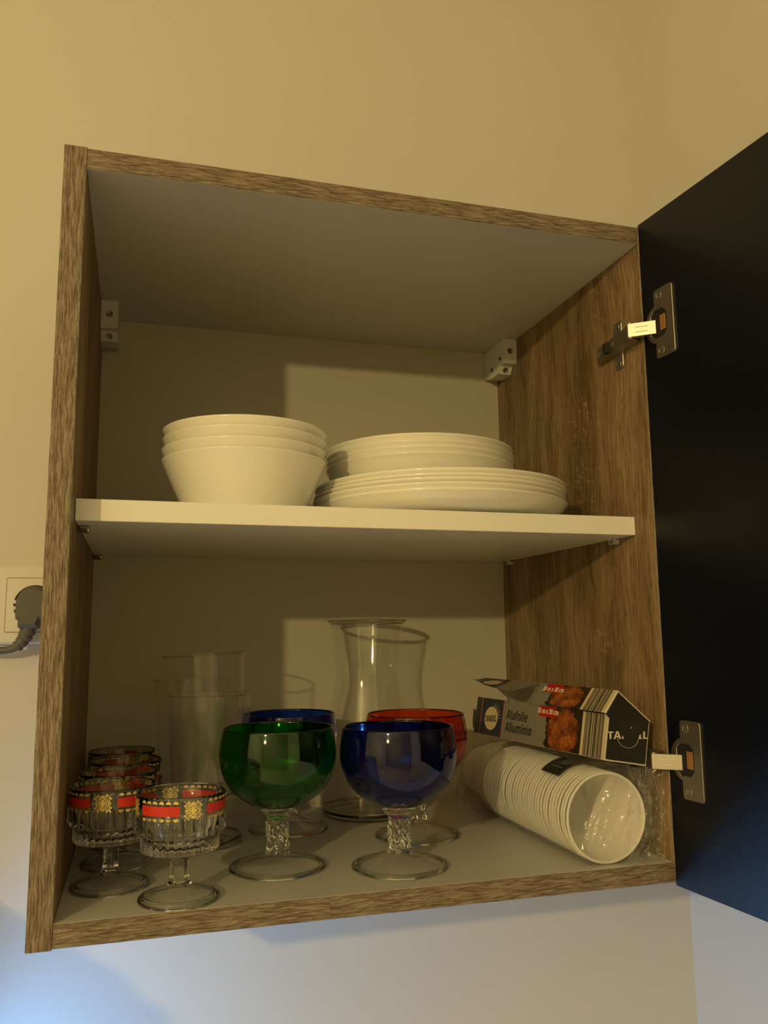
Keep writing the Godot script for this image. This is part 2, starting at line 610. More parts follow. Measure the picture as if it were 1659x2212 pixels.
# ==================================================================== the cabinet
func cabinet() -> void:
	var c := thing("wall_cabinet", "open wall cabinet in grey brown oak print with a black door", "cabinet")
	var eb := 0.0012
	for s in 2:
		var x0 := 0.0 if s == 0 else W - T
		var st := start()
		box(st, Vector3(x0, 0, ZW + 0.0006), Vector3(x0 + T, H, -eb), 0.0004)
		var sp := part("side_panel", done(st), M.oak, c)
		st = start()
		box(st, Vector3(x0, 0, -eb), Vector3(x0 + T, H, 0), 0.0005)
		part("edge_band", done(st), M.edge_v, sp)
	for s in 2:
		var y0 := 0.0009 if s == 0 else H - T - 0.0002
		var y1 := T if s == 0 else H - 0.0009
		var st := start()
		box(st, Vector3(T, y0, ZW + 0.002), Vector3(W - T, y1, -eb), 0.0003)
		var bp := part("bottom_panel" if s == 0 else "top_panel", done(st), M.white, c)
		st = start()
		box(st, Vector3(T + 0.0001, y0, -eb), Vector3(W - T - 0.0001, y1, 0), 0.0006)
		part("edge_band", done(st), M.edge_h, bp)
	var st := start()
	box(st, Vector3(T, T, -D - 0.003), Vector3(W - T, H - T, -D), 0.0)
	part("back_panel", done(st), M.back, c)

	# suspension brackets in the upper back corners
	for s in 2:
		var top := H - T - 0.0005
		var prof := PackedVector2Array([Vector2(-D + 0.0005, top), Vector2(-0.2535, top), Vector2(-0.2535, top - 0.0265), Vector2(-0.2555, top - 0.029), Vector2(-0.2655, top - 0.029), Vector2(-0.2720, top - 0.0375), Vector2(-0.2900, top - 0.0385), Vector2(-D + 0.0005, top - 0.0335)])
		var bs := start()
		# the outline lies in (z, y); push it along x
		var x0 := T + 0.0003 if s == 0 else W - T - 0.0168 - 0.0003
		var xf := Transform3D(Basis(Vector3(0, 0, 1), Vector3(0, 1, 0), Vector3(-1, 0, 0)), Vector3(x0 + 0.0168, 0, 0))
		var pr := PackedVector2Array()
		for i in prof.size():
			pr.append(prof[prof.size() - 1 - i])
		prism(bs, pr, 0.0168, xf, 0.0)
		var b := part("hanging_bracket", done(bs), M.plastic, c)
		var xm := x0 + 0.0084
		screw("screw", Transform3D(Basis(), Vector3(xm, top - 0.0145, -0.2535)), 0.0030, b)
		screw("screw", Transform3D(Basis(Vector3.RIGHT, 0.62), Vector3(xm, top - 0.0333, -0.2685)), 0.0028, b)
		if s == 1:
			for q in [Vector2(-0.2640, top - 0.0215), Vector2(-0.2885, top - 0.0275)]:
				var hs := start()
				lathe(hs, [[0.0, 0.0], [0.0022, 0.0], [0.0026, 0.0003], [0.0, 0.0003]], 20, Transform3D(Basis(Vector3.BACK, PI / 2), Vector3(x0, q.y, q.x)))
				part("hole", done(hs), M.dark, b)

	# pegs under the shelf and unused peg holes
	for z in [-0.0569, -0.2850]:
		for s in 2:
			var x := T if s == 0 else W - T
			var d := 1.0 if s == 0 else -1.0
			var ps := start()
			lathe(ps, [[0.0, 0.0], [0.0026, 0.0], [0.0026, 0.0068], [0.0030, 0.0072], [0.0030, 0.0088], [0.0024, 0.0094], [0.0, 0.0094]], 20, Transform3D(Basis(Vector3.BACK, -PI / 2 * d), Vector3(x, SY - T - 0.0031, z)))
			part("shelf_pin", done(ps), M.pin if s == 0 else M.clear, c)
	for q in [Vector2(0.4104, -0.0378), Vector2(0.2179, -0.0508), Vector2(0.1391, -0.038), Vector2(0.5063, -0.0389), Vector2(0.3459, -0.0509)]:
		var hs := start()
		var rr := 0.0024 if q.y > -0.0505 or q.x < 0.3 else 0.0016
		lathe(hs, [[rr * 0.75, 0.0002], [rr, 0.0003], [rr * 1.25, 0.0], [rr * 0.75, 0.0]], 20, Transform3D(Basis(Vector3.BACK, PI / 2), Vector3(W - T, q.x, q.y)))
		part("peg_hole", done(hs), M.edge_v, c)

	# door, hung on the right side panel
	var ang := deg_to_rad(85.5)
	var db := Basis(Vector3(cos(ang), 0, sin(ang)), Vector3.UP, Vector3(-sin(ang), 0, cos(ang)))
	var dx := Transform3D(db, Vector3(0.4836, 0, 0.0004))
	st = start()
	box(st, Vector3(0, -0.0014, -0.018), Vector3(0.496, H + 0.0010, 0), 0.0007, dx)
	part("door", done(st), M.door, c)
	hinge(c, dx, 0.4640, 0.4617)
	hinge(c, dx, 0.0995, 0.0991)

func screw(called: String, xf: Transform3D, r: float, parent: Node3D) -> void:
	# a countersunk cross-head screw looking along +z
	var st := start()
	var b := Transform3D(xf.basis * Basis(Vector3.RIGHT, PI / 2), xf.origin)
	lathe(st, [[r * 1.18, 0.0], [r * 1.18, 0.0004], [r * 0.98, 0.0006], [r * 0.92, 0.0001], [r * 0.45, 0.0004], [0.0, 0.0004]], 24, b)
	for k in 2:
		box(st, Vector3(-r * 0.62, -r * 0.14, 0.0003), Vector3(r * 0.62, r * 0.14, 0.00055), 0.0001, xf * Transform3D(Basis(Vector3.BACK, PI / 2 * k + 0.5), Vector3.ZERO))
	part(called, done(st), M.steel_dull, parent)

func hinge(c: Node3D, dx: Transform3D, yc: float, yl: float) -> void:
	# cup plate, on the inner face of the door
	var st := start()
	var cx := 0.0222
	var r := 0.0172
	var out := PackedVector2Array()
	out.append_array(PackedVector2Array([Vector2(0.0385, -0.0305), Vector2(0.0402, -0.0298), Vector2(0.0410, -0.0283), Vector2(0.0410, 0.0283), Vector2(0.0402, 0.0298), Vector2(0.0385, 0.0305), Vector2(0.0200, 0.0305), Vector2(0.0183, 0.0298), Vector2(0.0176, 0.0283), Vector2(0.0176, 0.0166)]))
	for i in 13:
		var a := deg_to_rad(105.5 + 149.0 * i / 12.0)
		out.append(Vector2(cx + r * cos(a), r * sin(a)))
	out.append_array(PackedVector2Array([Vector2(0.0176, -0.0166), Vector2(0.0176, -0.0283), Vector2(0.0183, -0.0298), Vector2(0.0200, -0.0305)]))
	# opening of the cup, joined to the outline by a slit on its left
	var hole := PackedVector2Array([Vector2(0.0125, 0.0085), Vector2(0.0165, 0.0125), Vector2(0.0275, 0.0125), Vector2(0.0318, 0.0085), Vector2(0.0318, -0.0085), Vector2(0.0275, -0.0125), Vector2(0.0165, -0.0125), Vector2(0.0125, -0.0085)])
	var poly := PackedVector2Array()
	var cut := 0
	for i in out.size():
		poly.append(out[i])
		if i == 16:
			cut = i
			poly.append(Vector2(0.0125, 0.00005))
			poly.append_array(PackedVector2Array([Vector2(0.0125, 0.0085), Vector2(0.0165, 0.0125), Vector2(0.0275, 0.0125), Vector2(0.0318, 0.0085), Vector2(0.0318, -0.0085), Vector2(0.0275, -0.0125), Vector2(0.0165, -0.0125), Vector2(0.0125, -0.0085)]))
			poly.append(Vector2(0.0125, -0.00005))
			poly.append(Vector2(out[i].x, out[i].y - 0.0001))
	prism(st, poly, 0.0019, dx.translated_local(Vector3(0, yl, 0)), 0.0003)
	var h := part("hinge", done(st), M.steel_dull, c)
	h.set_meta("label", "metal concealed hinge joining the black door to the side panel")
	st = start()
	prism(st, PackedVector2Array([Vector2(0.0124, -0.0126), Vector2(0.0319, -0.0126), Vector2(0.0319, 0.0126), Vector2(0.0124, 0.0126)]), 0.0003, dx.translated_local(Vector3(0, yl, 0)))
	part("cup_recess", done(st), M.dark, h)
	st = start()
	box(st, Vector3(0.0235, -0.0068, 0.0003), Vector3(0.0300, 0.0068, 0.0016), 0.0004, dx.translated_local(Vector3(0, yl, 0)))
	part("cup_spring", done(st), M.rust, h)
	for k in 2:
		screw("screw", dx.translated_local(Vector3(0.0245, yl + (0.0246 if k == 0 else -0.0246), 0.0019)), 0.0030, h)
	# link between arm and cup
	var a := Vector2(0.4662, 0.0030)
	var b := Vector2(0.4845, 0.0172)
	var d := (b - a).normalized()
	var n := Vector2(d.y, -d.x)      # towards the panel
	st = start()
	var side := PackedVector2Array([a, b, b + n * 0.0046, a + n * 0.0052, a + n * 0.0036 - d * 0.0014, a + n * 0.0012 - d * 0.0009])
	# outline in (x, z), pushed along y
	var up := Transform3D(Basis(Vector3(1, 0, 0), Vector3(0, 0, 1), Vector3(0, -1, 0)), Vector3(0, yc - 0.0033 + 0.0060, 0))
	if signed_area(side) < 0:
		side.reverse()
	prism(st, side, 0.0118, up)
	var mid := (a + b) * 0.5
	for k in 2:
		var e0 := a + d * 0.006 - n * 0.00015
		var e1 := a + d * 0.0165 - n * 0.00015
		var yy := yc - 0.0033 + (0.0022 if k == 0 else -0.0022)
		tube(st, [Vector3(e0.x, yy, e0.y), Vector3(e1.x, yy, e1.y)], [0.00028, 0.00028], 8)
	part("link", done(st), M.steel, h)
	# rivet ends above and below the link
	st = start()
	for k in 2:
		var yy := yc - 0.0033 + (0.0060 if k == 0 else -0.0075)
		lathe(st, [[0.0, 0.0], [0.0024, 0.0], [0.0026, 0.0008], [0.0018, 0.0015], [0.0, 0.0015]], 16, Transform3D(Basis(), Vector3(a.x + 0.0022, yy, a.y + 0.0002)))
	part("rivet", done(st), M.steel, h)
	# arm along the side panel
	st = start()
	var arm := PackedVector2Array([Vector2(0.4664, 0.0022), Vector2(0.4696, -0.004), Vector2(0.4762, -0.0640), Vector2(0.4790, -0.0690), Vector2(0.4815, -0.0690), Vector2(0.4815, -0.0030), Vector2(0.4725, 0.0022)])
	if signed_area(arm) < 0:
		arm.reverse()
	prism(st, arm, 0.0130, up.translated_local(Vector3(0, 0, -0.0006)))
	part("arm", done(st), M.steel_dull, h)
	st = start()
	box(st, Vector3(0.4700, yc - 0.0085, -0.046), Vector3(0.4745, yc + 0.0015, -0.0395), 0.0006)
	part("adjuster", done(st), M.dark, h)
	screw("screw", Transform3D(Basis(Vector3.UP, -PI / 2 + 0.10), Vector3(0.4757, yc - 0.0035, -0.058)), 0.0029, h)
	screw("screw", Transform3D(Basis(Vector3.UP, -PI / 2 + 0.10), Vector3(0.4725, yc - 0.0035, -0.030)), 0.0024, h)
	# wing plate screwed to the panel
	st = start()
	var wing := rounded(-0.0070, -0.0225, 0.0070, 0.0225, 0.0035)
	prism(st, wing, 0.0022, Transform3D(Basis(Vector3(0, 0, 1), Vector3(0, 1, 0), Vector3(-1, 0, 0)), Vector3(W - T, yc - 0.0015, -0.0375)), 0.0006)
	box(st, Vector3(W - T - 0.0035, yc - 0.0095, -0.072), Vector3(W - T, yc + 0.0030, -0.012), 0.0006)
	part("mounting_plate", done(st), M.steel, h)
	for k in 2:
		screw("screw", Transform3D(Basis(Vector3.UP, -PI / 2), Vector3(W - T - 0.0022, yc - 0.0015 + (0.0175 if k == 0 else -0.0175), -0.0375)), 0.0030, h)

func signed_area(p: PackedVector2Array) -> float:
	var s := 0.0
	for i in p.size():
		s += p[i].cross(p[(i + 1) % p.size()])
	return s

# ==================================================================== shelf, bowls and plates
func shelf_things() -> void:
	var s := thing("shelf_board", "white shelf board resting on pins across the middle of the cabinet", "shelf")
	var st := start()
	box(st, Vector3(T + 0.0004, SY - T, -D + 0.001), Vector3(W - T - 0.0004, SY, SZ - 0.0008), 0.0003)
	part("board", done(st), M.shelf, s)
	st = start()
	box(st, Vector3(T + 0.0004, SY - T, SZ - 0.0008), Vector3(W - T - 0.0004, SY, SZ), 0.0006)
	part("edge_band", done(st), M.shelf, s)

	# bowls
	st = start()
	var bp := [[0.0, 0.0016], [0.030, 0.0016], [0.032, 0.0], [0.0475, 0.0], [0.0495, 0.0010]]
	bp.append_array(spline([[0.0502, 0.0022], [0.0590, 0.0205], [0.0660, 0.0360], [0.0697, 0.0440]], 4))
	bp.append_array([[0.0703, 0.0452], [0.0702, 0.0460], [0.0694, 0.0464], [0.0684, 0.0458]])
	bp.append_array(spline([[0.0670, 0.0435], [0.0628, 0.0350], [0.0556, 0.0200], [0.0470, 0.0050]], 4))
	bp.append_array([[0.044, 0.0036], [0.0, 0.0034]])
	lathe(st, bp, 96)
	var mesh := done(st).commit()
	var words := ["white bowl at the bottom of the bowl stack, standing on the shelf", "second white bowl from the bottom of the bowl stack", "third white bowl from the bottom of the bowl stack", "topmost white bowl of the stack on the shelf's left"]
	var ys := [0.0, 0.0085, 0.0178, 0.0256]
	var off := [Vector2(0, 0), Vector2(-0.0002, 0.0003), Vector2(0.0003, -0.0005), Vector2(0.0002, -0.0006)]
	for i in 4:
		var o := thing("bowl", words[i], "bowl", Vector3(0.1477 + off[i].x, SY + ys[i], -0.0993 + off[i].y), "white bowls stacked on the shelf")
		mesh_part("body", mesh, M.china, o)
	# dinner plates
	st = start()
	var pp := [[0.0, 0.0012], [0.080, 0.0012], [0.082, 0.0], [0.087, 0.0], [0.0895, 0.0006]]
	pp.append_array(spline([[0.0895, 0.0006], [0.1040, 0.0036], [0.1130, 0.0086], [0.1183, 0.0147]], 6))
	pp.append_array([[0.1193, 0.0157], [0.1196, 0.0164], [0.1196, 0.0171], [0.1192, 0.0177], [0.1185, 0.0179], [0.1178, 0.0175]])
	pp.append_array(spline([[0.1166, 0.0156], [0.1108, 0.0108], [0.1020, 0.0070], [0.0875, 0.0046]], 6))
	pp.append_array([[0.080, 0.0040], [0.0, 0.0038]])
	lathe(st, pp, 128)
	mesh = done(st).commit()
	var dw := ["large white plate at the very bottom of the plate pile", "second large white plate from the bottom of the pile", "third large white plate from the bottom, middle of the five", "fourth large white plate from the bottom of the pile", "uppermost large white plate, right under the small plates"]
	ys = [0.0, 0.0046, 0.0090, 0.0125, 0.0168]
	off = [Vector2(0, 0), Vector2(-0.0022, 0.0008), Vector2(-0.0012, 0.0), Vector2(0.0004, -0.0006), Vector2(0.0002, -0.0004)]
	for i in 5:
		var o := thing("dinner_plate", dw[i], "plate", Vector3(0.3374 + off[i].x, SY + ys[i], -0.1303 + off[i].y), "large white plates in the lower pile")
		mesh_part("body", mesh, M.china, o)
	# deeper small plates on top
	st = start()
	pp = [[0.0, 0.0016], [0.056, 0.0016], [0.058, 0.0], [0.062, 0.0], [0.0645, 0.0010]]
	pp.append_array(spline([[0.0645, 0.0010], [0.0760, 0.0075], [0.0855, 0.0195], [0.0905, 0.0327]], 5))
	pp.append_array([[0.0914, 0.0343], [0.0918, 0.0350], [0.0918, 0.0358], [0.0914, 0.0364], [0.0906, 0.0365], [0.0899, 0.0360]])
	pp.append_array(spline([[0.0893, 0.0345], [0.0832, 0.0212], [0.0740, 0.0104], [0.0630, 0.0046]], 5))
	pp.append_array([[0.056, 0.0040], [0.0, 0.0038]])
	lathe(st, pp, 128)
	mesh = done(st).commit()
	var sw := ["deep small white plate at the bottom of the upper pile", "second deep small white plate of the upper pile", "third deep small white plate of the upper pile", "topmost deep small white plate on the plate pile"]
	ys = [0.0, 0.0058, 0.0108, 0.0168]
	off = [Vector2(0, 0), Vector2(0.0006, 0.0), Vector2(0.0002, 0.0004), Vector2(-0.0006, 0.0)]
	for i in 4:
		var o := thing("soup_plate", sw[i], "plate", Vector3(0.3237 + off[i].x, SY + 0.0206 + ys[i], -0.1488 + off[i].y), "small white plates in the upper pile")
		mesh_part("body", mesh, M.china, o)

# ==================================================================== glasses
func goblet(label: String, at: Vector3, m: Material, group: String, spin: float, k := 1.0, group_label := "") -> void:
	var g := thing("goblet", label, "goblet", at, group)
	g.scale = Vector3.ONE * k
	g.rotation.y = spin
	var st := start()
	var outer := spline([[0.0, 0.0468], [0.0120, 0.0470], [0.0235, 0.0508], [0.0370, 0.0605], [0.0448, 0.0730], [0.0476, 0.0865], [0.0470, 0.0990], [0.0452, 0.1085]], 6)
	var prof := outer
	prof.append_array([[0.0450, 0.1098], [0.0445, 0.1103], [0.0439, 0.1099]])
	prof.append_array(spline([[0.0438, 0.1086], [0.0454, 0.0990], [0.0460, 0.0865], [0.0432, 0.0735], [0.0355, 0.0620], [0.0225, 0.0532], [0.0115, 0.0500], [0.0, 0.0496]], 6))
	lathe(st, prof, 72)
	part("bowl", done(st), m, g)
	# twisted stem
	st = start()
	var wave := func(t: float, _i: int, r: float, y: float) -> float:
		var f := clampf((y - 0.013) / 0.004, 0.0, 1.0) * clampf((0.0400 - y) / 0.004, 0.0, 1.0)
		return r * (1.0 + 0.13 * f * sin(5.0 * t + y * 260.0) + 0.05 * f * sin(11.0 * t - y * 700.0))
	var stem := [[0.0, 0.0118], [0.0100, 0.0118], [0.0094, 0.0135], [0.0086, 0.0150]]
	for i in 18:
		stem.append([0.0085, 0.0155 + i * 0.00132])
	stem.append_array([[0.0092, 0.0398], [0.0118, 0.0425], [0.0138, 0.0450], [0.0140, 0.0464], [0.0120, 0.0466], [0.0, 0.0464]])
	lathe(st, stem, 48, Transform3D(), wave)
	part("stem", done(st), M.clear, g)
	# foot: a thin hollow cone with a thicker rim
	st = start()
	lathe(st, spline([[0.0378, 0.0026], [0.0290, 0.0058], [0.0180, 0.0095], [0.0112, 0.0116]], 4), 72)
	var ft := part("foot", done(st), M.thin_soft, g)
	st = start()
	lathe(st, [[0.0330, 0.0020], [0.0350, 0.0004], [0.0372, 0.0], [0.0383, 0.0006], [0.0386, 0.0016], [0.0382, 0.0028], [0.0370, 0.0034], [0.0345, 0.0036], [0.0330, 0.0020]], 72)
	part("foot_rim", done(st), M.clear_green, ft)

func coupe_proto() -> Node3D:
	var c := thing("coupe", "-", "glass")
	var st := start()
	var prof := [[0.0, 0.0322], [0.0100, 0.0322], [0.0262, 0.0338], [0.0270, 0.0346], [0.0272, 0.0360], [0.0272, 0.0452], [0.0276, 0.0458], [0.0306, 0.0466], [0.0317, 0.0480], [0.0318, 0.0500], [0.0318, 0.0600], [0.0310, 0.0612], [0.0311, 0.0640], [0.0316, 0.0725], [0.0316, 0.0738], [0.0311, 0.0743], [0.0305, 0.0738], [0.0297, 0.0630], [0.0282, 0.0520], [0.0250, 0.0430], [0.0160, 0.0378], [0.0, 0.0366]]
	var wave := func(t: float, i: int, r: float, _y: float) -> float:
		if i >= 2 and i <= 5:
			return r * (1.0 + 0.060 * (absf(sin(t * 15.0)) - 0.72))
		if i >= 7 and i <= 10:
			return r * (1.0 + 0.062 * (absf(sin(t * 13.0 + 0.2)) - 0.85))
		return r
	lathe(st, prof, 208, Transform3D(), wave)
	part("bowl", done(st), M.clear, c)
	st = start()
	var hexa := func(t: float, _i: int, r: float, _y: float) -> float:
		return r * 0.92 / cos(fposmod(t, TAU / 6) - TAU / 12)
	lathe(st, [[0.0, 0.0098], [0.0085, 0.0098], [0.0072, 0.0125], [0.0062, 0.0150, 1], [0.0058, 0.0200], [0.0060, 0.0290], [0.0075, 0.0318, 1], [0.0, 0.0321]], 48, Transform3D(), hexa)
	part("stem", done(st), M.clear, c)
	st = start()
	var facet := func(t: float, _i: int, r: float, y: float) -> float:
		var k := clampf((y - 0.0036) / 0.005, 0.0, 1.0)
		return r * lerpf(1.0, 0.90 / cos(fposmod(t, TAU / 6) - TAU / 12), k)
	lathe(st, [[0.0262, 0.0034], [0.0240, 0.0046], [0.0205, 0.0062], [0.0150, 0.0085], [0.0100, 0.0104], [0.0068, 0.0116]], 48, Transform3D(), facet)
	var ft := part("foot", done(st), M.thin_soft, c)
	st = start()
	lathe(st, [[0.0238, 0.0030], [0.0252, 0.0008], [0.0264, 0.0001], [0.0276, 0.0], [0.0285, 0.0006], [0.0287, 0.0016], [0.0283, 0.0028], [0.0272, 0.0036], [0.0255, 0.0042], [0.0238, 0.0044], [0.0238, 0.0030]], 72)
	part("foot_rim", done(st), M.clear, ft)
	# four red fields and four gold medallions printed round the bowl, with gold scallops above and below
	var orn := ornament()
	for k in 4:
		var a0 := TAU * k / 4.0
		st = start()
		lathe(st, [[0.03125, 0.0622], [0.03155, 0.0688]], 14, Transform3D(), null, a0, a0 + 0.94)
		part("red_band", done(st), M.red_paint, c)
		st = start()
		for j in 6:
			var a := a0 + 0.08 + 0.78 * j / 5.0
			for q in [[0.0605, -1.0], [0.0703, 1.0]]:
				var r: float = 0.0314 + (q[0] - 0.0605) * 0.045
				var fan := PackedVector2Array()
				for i in 9:
					var e: float = PI * i / 8.0
					fan.append(Vector2(cos(e) * 0.0019, sin(e) * 0.0020 * q[1]))
				if signed_area(fan) < 0:
					fan.reverse()
				prism(st, fan, 0.0001, Transform3D(Basis(Vector3(sin(a), 0, -cos(a)), Vector3.UP, Vector3(cos(a), 0, sin(a))), Vector3(cos(a) * r, q[0], sin(a) * r)))
		part("gold_scallops", done(st), M.gold, c)
		st = start()
		lathe(st, [[0.03140, 0.0588], [0.03168, 0.0724]], 8, Transform3D(), null, a0 + 1.06, a0 + 1.49)
		var md := part("gold_medallion", done(st), orn, c)
		# lay the drawing over the patch
		md.mesh = fit_uv(md.mesh, (a0 + 1.06) / TAU, (a0 + 1.49) / TAU)
	return c

func fit_uv(mesh: ArrayMesh, u0: float, u1: float) -> ArrayMesh:
	var arr := mesh.surface_get_arrays(0)
	var uv: PackedVector2Array = arr[Mesh.ARRAY_TEX_UV]
	var vmax := 0.0
	for v in uv:
		vmax = maxf(vmax, v.y)
	for i in uv.size():
		uv[i] = Vector2((uv[i].x - u0) / (u1 - u0), 1.0 - uv[i].y / vmax)
	arr[Mesh.ARRAY_TEX_UV] = uv
	var m := ArrayMesh.new()
	m.add_surface_from_arrays(Mesh.PRIMITIVE_TRIANGLES, arr)
	return m

func ornament() -> StandardMaterial3D:
	var n := 96
	var im := Image.create(n, n, false, Image.FORMAT_RGBA8)
	for y in n:
		for x in n:
			var p := Vector2((x + 0.5) / n * 2 - 1, (y + 0.5) / n * 2 - 1)
			var ax := absf(p.x)
			var py := absf(p.y)
			var inside := ax < 0.86 + 0.10 * cos(py * 13.0) and py < 0.86 + 0.09 * cos(ax * 14.0)
			# open scrolls, petals and dots in the gold
			for c in [Vector2(0.30, 0.25), Vector2(0.68, 0.28), Vector2(0.32, 0.66), Vector2(0.68, 0.68)]:
				var d := Vector2(ax, py).distance_to(c)
				if absf(d - 0.125) < 0.036:
					inside = false
			for c in [Vector2(0.0, 0.46), Vector2(0.50, 0.0), Vector2(0.5, 0.47), Vector2(0.0, 0.84), Vector2(0.86, 0.0)]:
				var d := Vector2(ax - c.x, py - c.y)
				if d.length() < 0.085 + 0.03 * cos(atan2(d.y, d.x) * 4.0):
					inside = false
			im.set_pixel(x, y, Color(1, 1, 1, 1.0 if inside else 0.0))
	var m := plain(Color(0.92, 0.74, 0.24), 0.3, 0.4)
	m.albedo_texture = tex(im)
	m.transparency = BaseMaterial3D.TRANSPARENCY_ALPHA_SCISSOR
	m.alpha_scissor_threshold = 0.5
	m.cull_mode = BaseMaterial3D.CULL_DISABLED
	return m

func tumbler(label: String, at: Vector3, k: float, tilt: Vector3, cone := 0.0) -> void:
	var g := thing("tumbler", label, "glass", at, "clear tumblers at the back left")
	g.rotation = tilt
	var r0 := 0.0302 - cone * 0.010
	var r1 := 0.0366
	var h := 0.1313 * k
	var st := start()
	lathe(st, spline([[r0, 0.0075], [lerpf(r0, r1, 0.42), h * 0.35], [lerpf(r0, r1, 0.78), h * 0.7], [r1, h - 0.001]], 5), 72)
	part("wall", done(st), M.thin, g)
	st = start()
	lathe(st, [[0.0, 0.0006], [r0 - 0.004, 0.0006], [r0 - 0.0025, 0.0], [r0 - 0.0008, 0.0006], [r0 + 0.0002, 0.003], [r0 + 0.0003, 0.0085], [r0 - 0.002, 0.0088], [r0 - 0.0035, 0.0070], [r0 - 0.006, 0.0062], [0.0, 0.0062]], 56)
	part("base", done(st), M.clear, g)
	st = start()
	ring_bead(st, r1, h - 0.0003, 0.0007)
	part("rim", done(st), M.clear, g)

func ring_bead(st: SurfaceTool, r: float, y: float, b: float, seg := 72) -> void:
	var p := []
	for i in 9:
		var a := -PI / 2 + TAU * i / 8.0
		p.append([r + b * cos(a), y + b * sin(a)])
	lathe(st, p, seg)

func glasses() -> void:
	goblet("green glass goblet standing at the front of the cabinet floor", Vector3(0.1763, T, -0.0865), M.green, "coloured goblets", 0.4, 1.0)
	goblet("dark blue glass goblet at the front, right of the green one", Vector3(0.2699, T, -0.0576), M.blue, "coloured goblets", 1.7, 1.0)
	goblet("blue glass goblet half hidden behind the green goblet", Vector3(0.2080, T, -0.2180), M.blue, "coloured goblets", 2.6, 0.99)
	goblet("red glass goblet standing behind the front blue goblet", Vector3(0.3161, T, -0.1512), M.red, "coloured goblets", 3.9, 1.005)

	# carafe
	var c := thing("carafe", "tall clear glass carafe with a narrow waist at the back", "carafe", Vector3(0.2993, T, -0.2612))
	var st := start()
	lathe(st, spline([[0.0478, 0.0065], [0.0494, 0.0140], [0.0497, 0.0320], [0.0484, 0.0560], [0.0455, 0.0800], [0.0412, 0.1020], [0.0365, 0.1240], [0.0342, 0.1380], [0.0341, 0.1480], [0.0356, 0.1620], [0.0382, 0.1830], [0.0397, 0.1955]], 4), 96)
	var inside := spline([[0.0470, 0.0080], [0.0478, 0.0145], [0.0481, 0.0320], [0.0468, 0.0560], [0.0439, 0.0800], [0.0396, 0.1020], [0.0350, 0.1240], [0.0327, 0.1380], [0.0326, 0.1480], [0.0341, 0.1620], [0.0368, 0.1830], [0.0384, 0.1955]], 4)
	inside.reverse()
	lathe(st, inside, 96)
	part("body", done(st), M.thin, c)
	st = start()
	lathe(st, [[0.0, 0.0020], [0.040, 0.0012], [0.0435, 0.0], [0.0462, 0.0008], [0.0480, 0.0035], [0.0482, 0.0070], [0.0466, 0.0082], [0.0440, 0.0068], [0.0410, 0.0060], [0.0, 0.0068]], 80)
	part("base", done(st), M.clear_green, c)
	st = start()
	lathe(st, [[0.0396, 0.1950], [0.0410, 0.1972], [0.0424, 0.1980], [0.0428, 0.1987], [0.0424, 0.1995], [0.0410, 0.1993], [0.0398, 0.1980], [0.0390, 0.1953], [0.0396, 0.1950]], 96)
	part("lip", done(st), M.clear, c)

	tumbler("clear tumbler standing on the floor behind the coupes, another nested in it", Vector3(0.1293, T, -0.1857), 1.0, Vector3(0, 0, 0.0))
	tumbler("clear tumbler nested inside the standing one, rising above it", Vector3(0.1287, T + 0.0385, -0.1857), 0.985, Vector3(0.0, 0.3, 0.045))
	tumbler("clear tapered tumbler behind the nested pair, furthest left at the back", Vector3(0.1165, T, -0.2590), 1.08, Vector3(0, 0, 0.0), 0.7)

	# coupes
	var proto := coupe_proto()
	var spots := [[0.0970, -0.0291, 3.06, "cut glass coupe with red and gold band, frontmost and nearest the viewer"], [0.0488, -0.0759, 2.65, "cut glass coupe with red band beside the left panel, left of the front one"], [0.0520, -0.1405, 0.6, "third cut glass coupe from the front along the left panel"], [0.0566, -0.2056, 1.1, "fourth cut glass coupe from the front along the left panel"], [0.0520, -0.2740, 2.0, "rearmost cut glass coupe in the back left corner"]]
	for i in 5:
		var o := proto
		if i > 0:
			o = proto.duplicate()
			o.name = numbered("coupe")
			add_child(o)
		o.position = Vector3(spots[i][0], T, spots[i][1])
		o.rotation.y = spots[i][2]
		tag(o, spots[i][3], "glass", "cut glass coupes with red and gold bands")

# ==================================================================== paper cups in their bag
const CUP_R := 0.0358
const CUP_N := 34
const CUP_STEP := 0.00517
const CUP_AX := 0.0107
const ORD := ["first", "second", "third", "fourth", "fifth", "sixth", "seventh", "eighth", "ninth", "tenth", "eleventh", "twelfth", "thirteenth", "fourteenth", "fifteenth", "sixteenth", "seventeenth", "eighteenth", "nineteenth", "twentieth", "twenty-first", "twenty-second", "twenty-third", "twenty-fourth", "twenty-fifth", "twenty-sixth", "twenty-seventh", "twenty-eighth", "twenty-ninth", "thirtieth", "thirty-first", "thirty-second", "thirty-third", "thirty-fourth"]

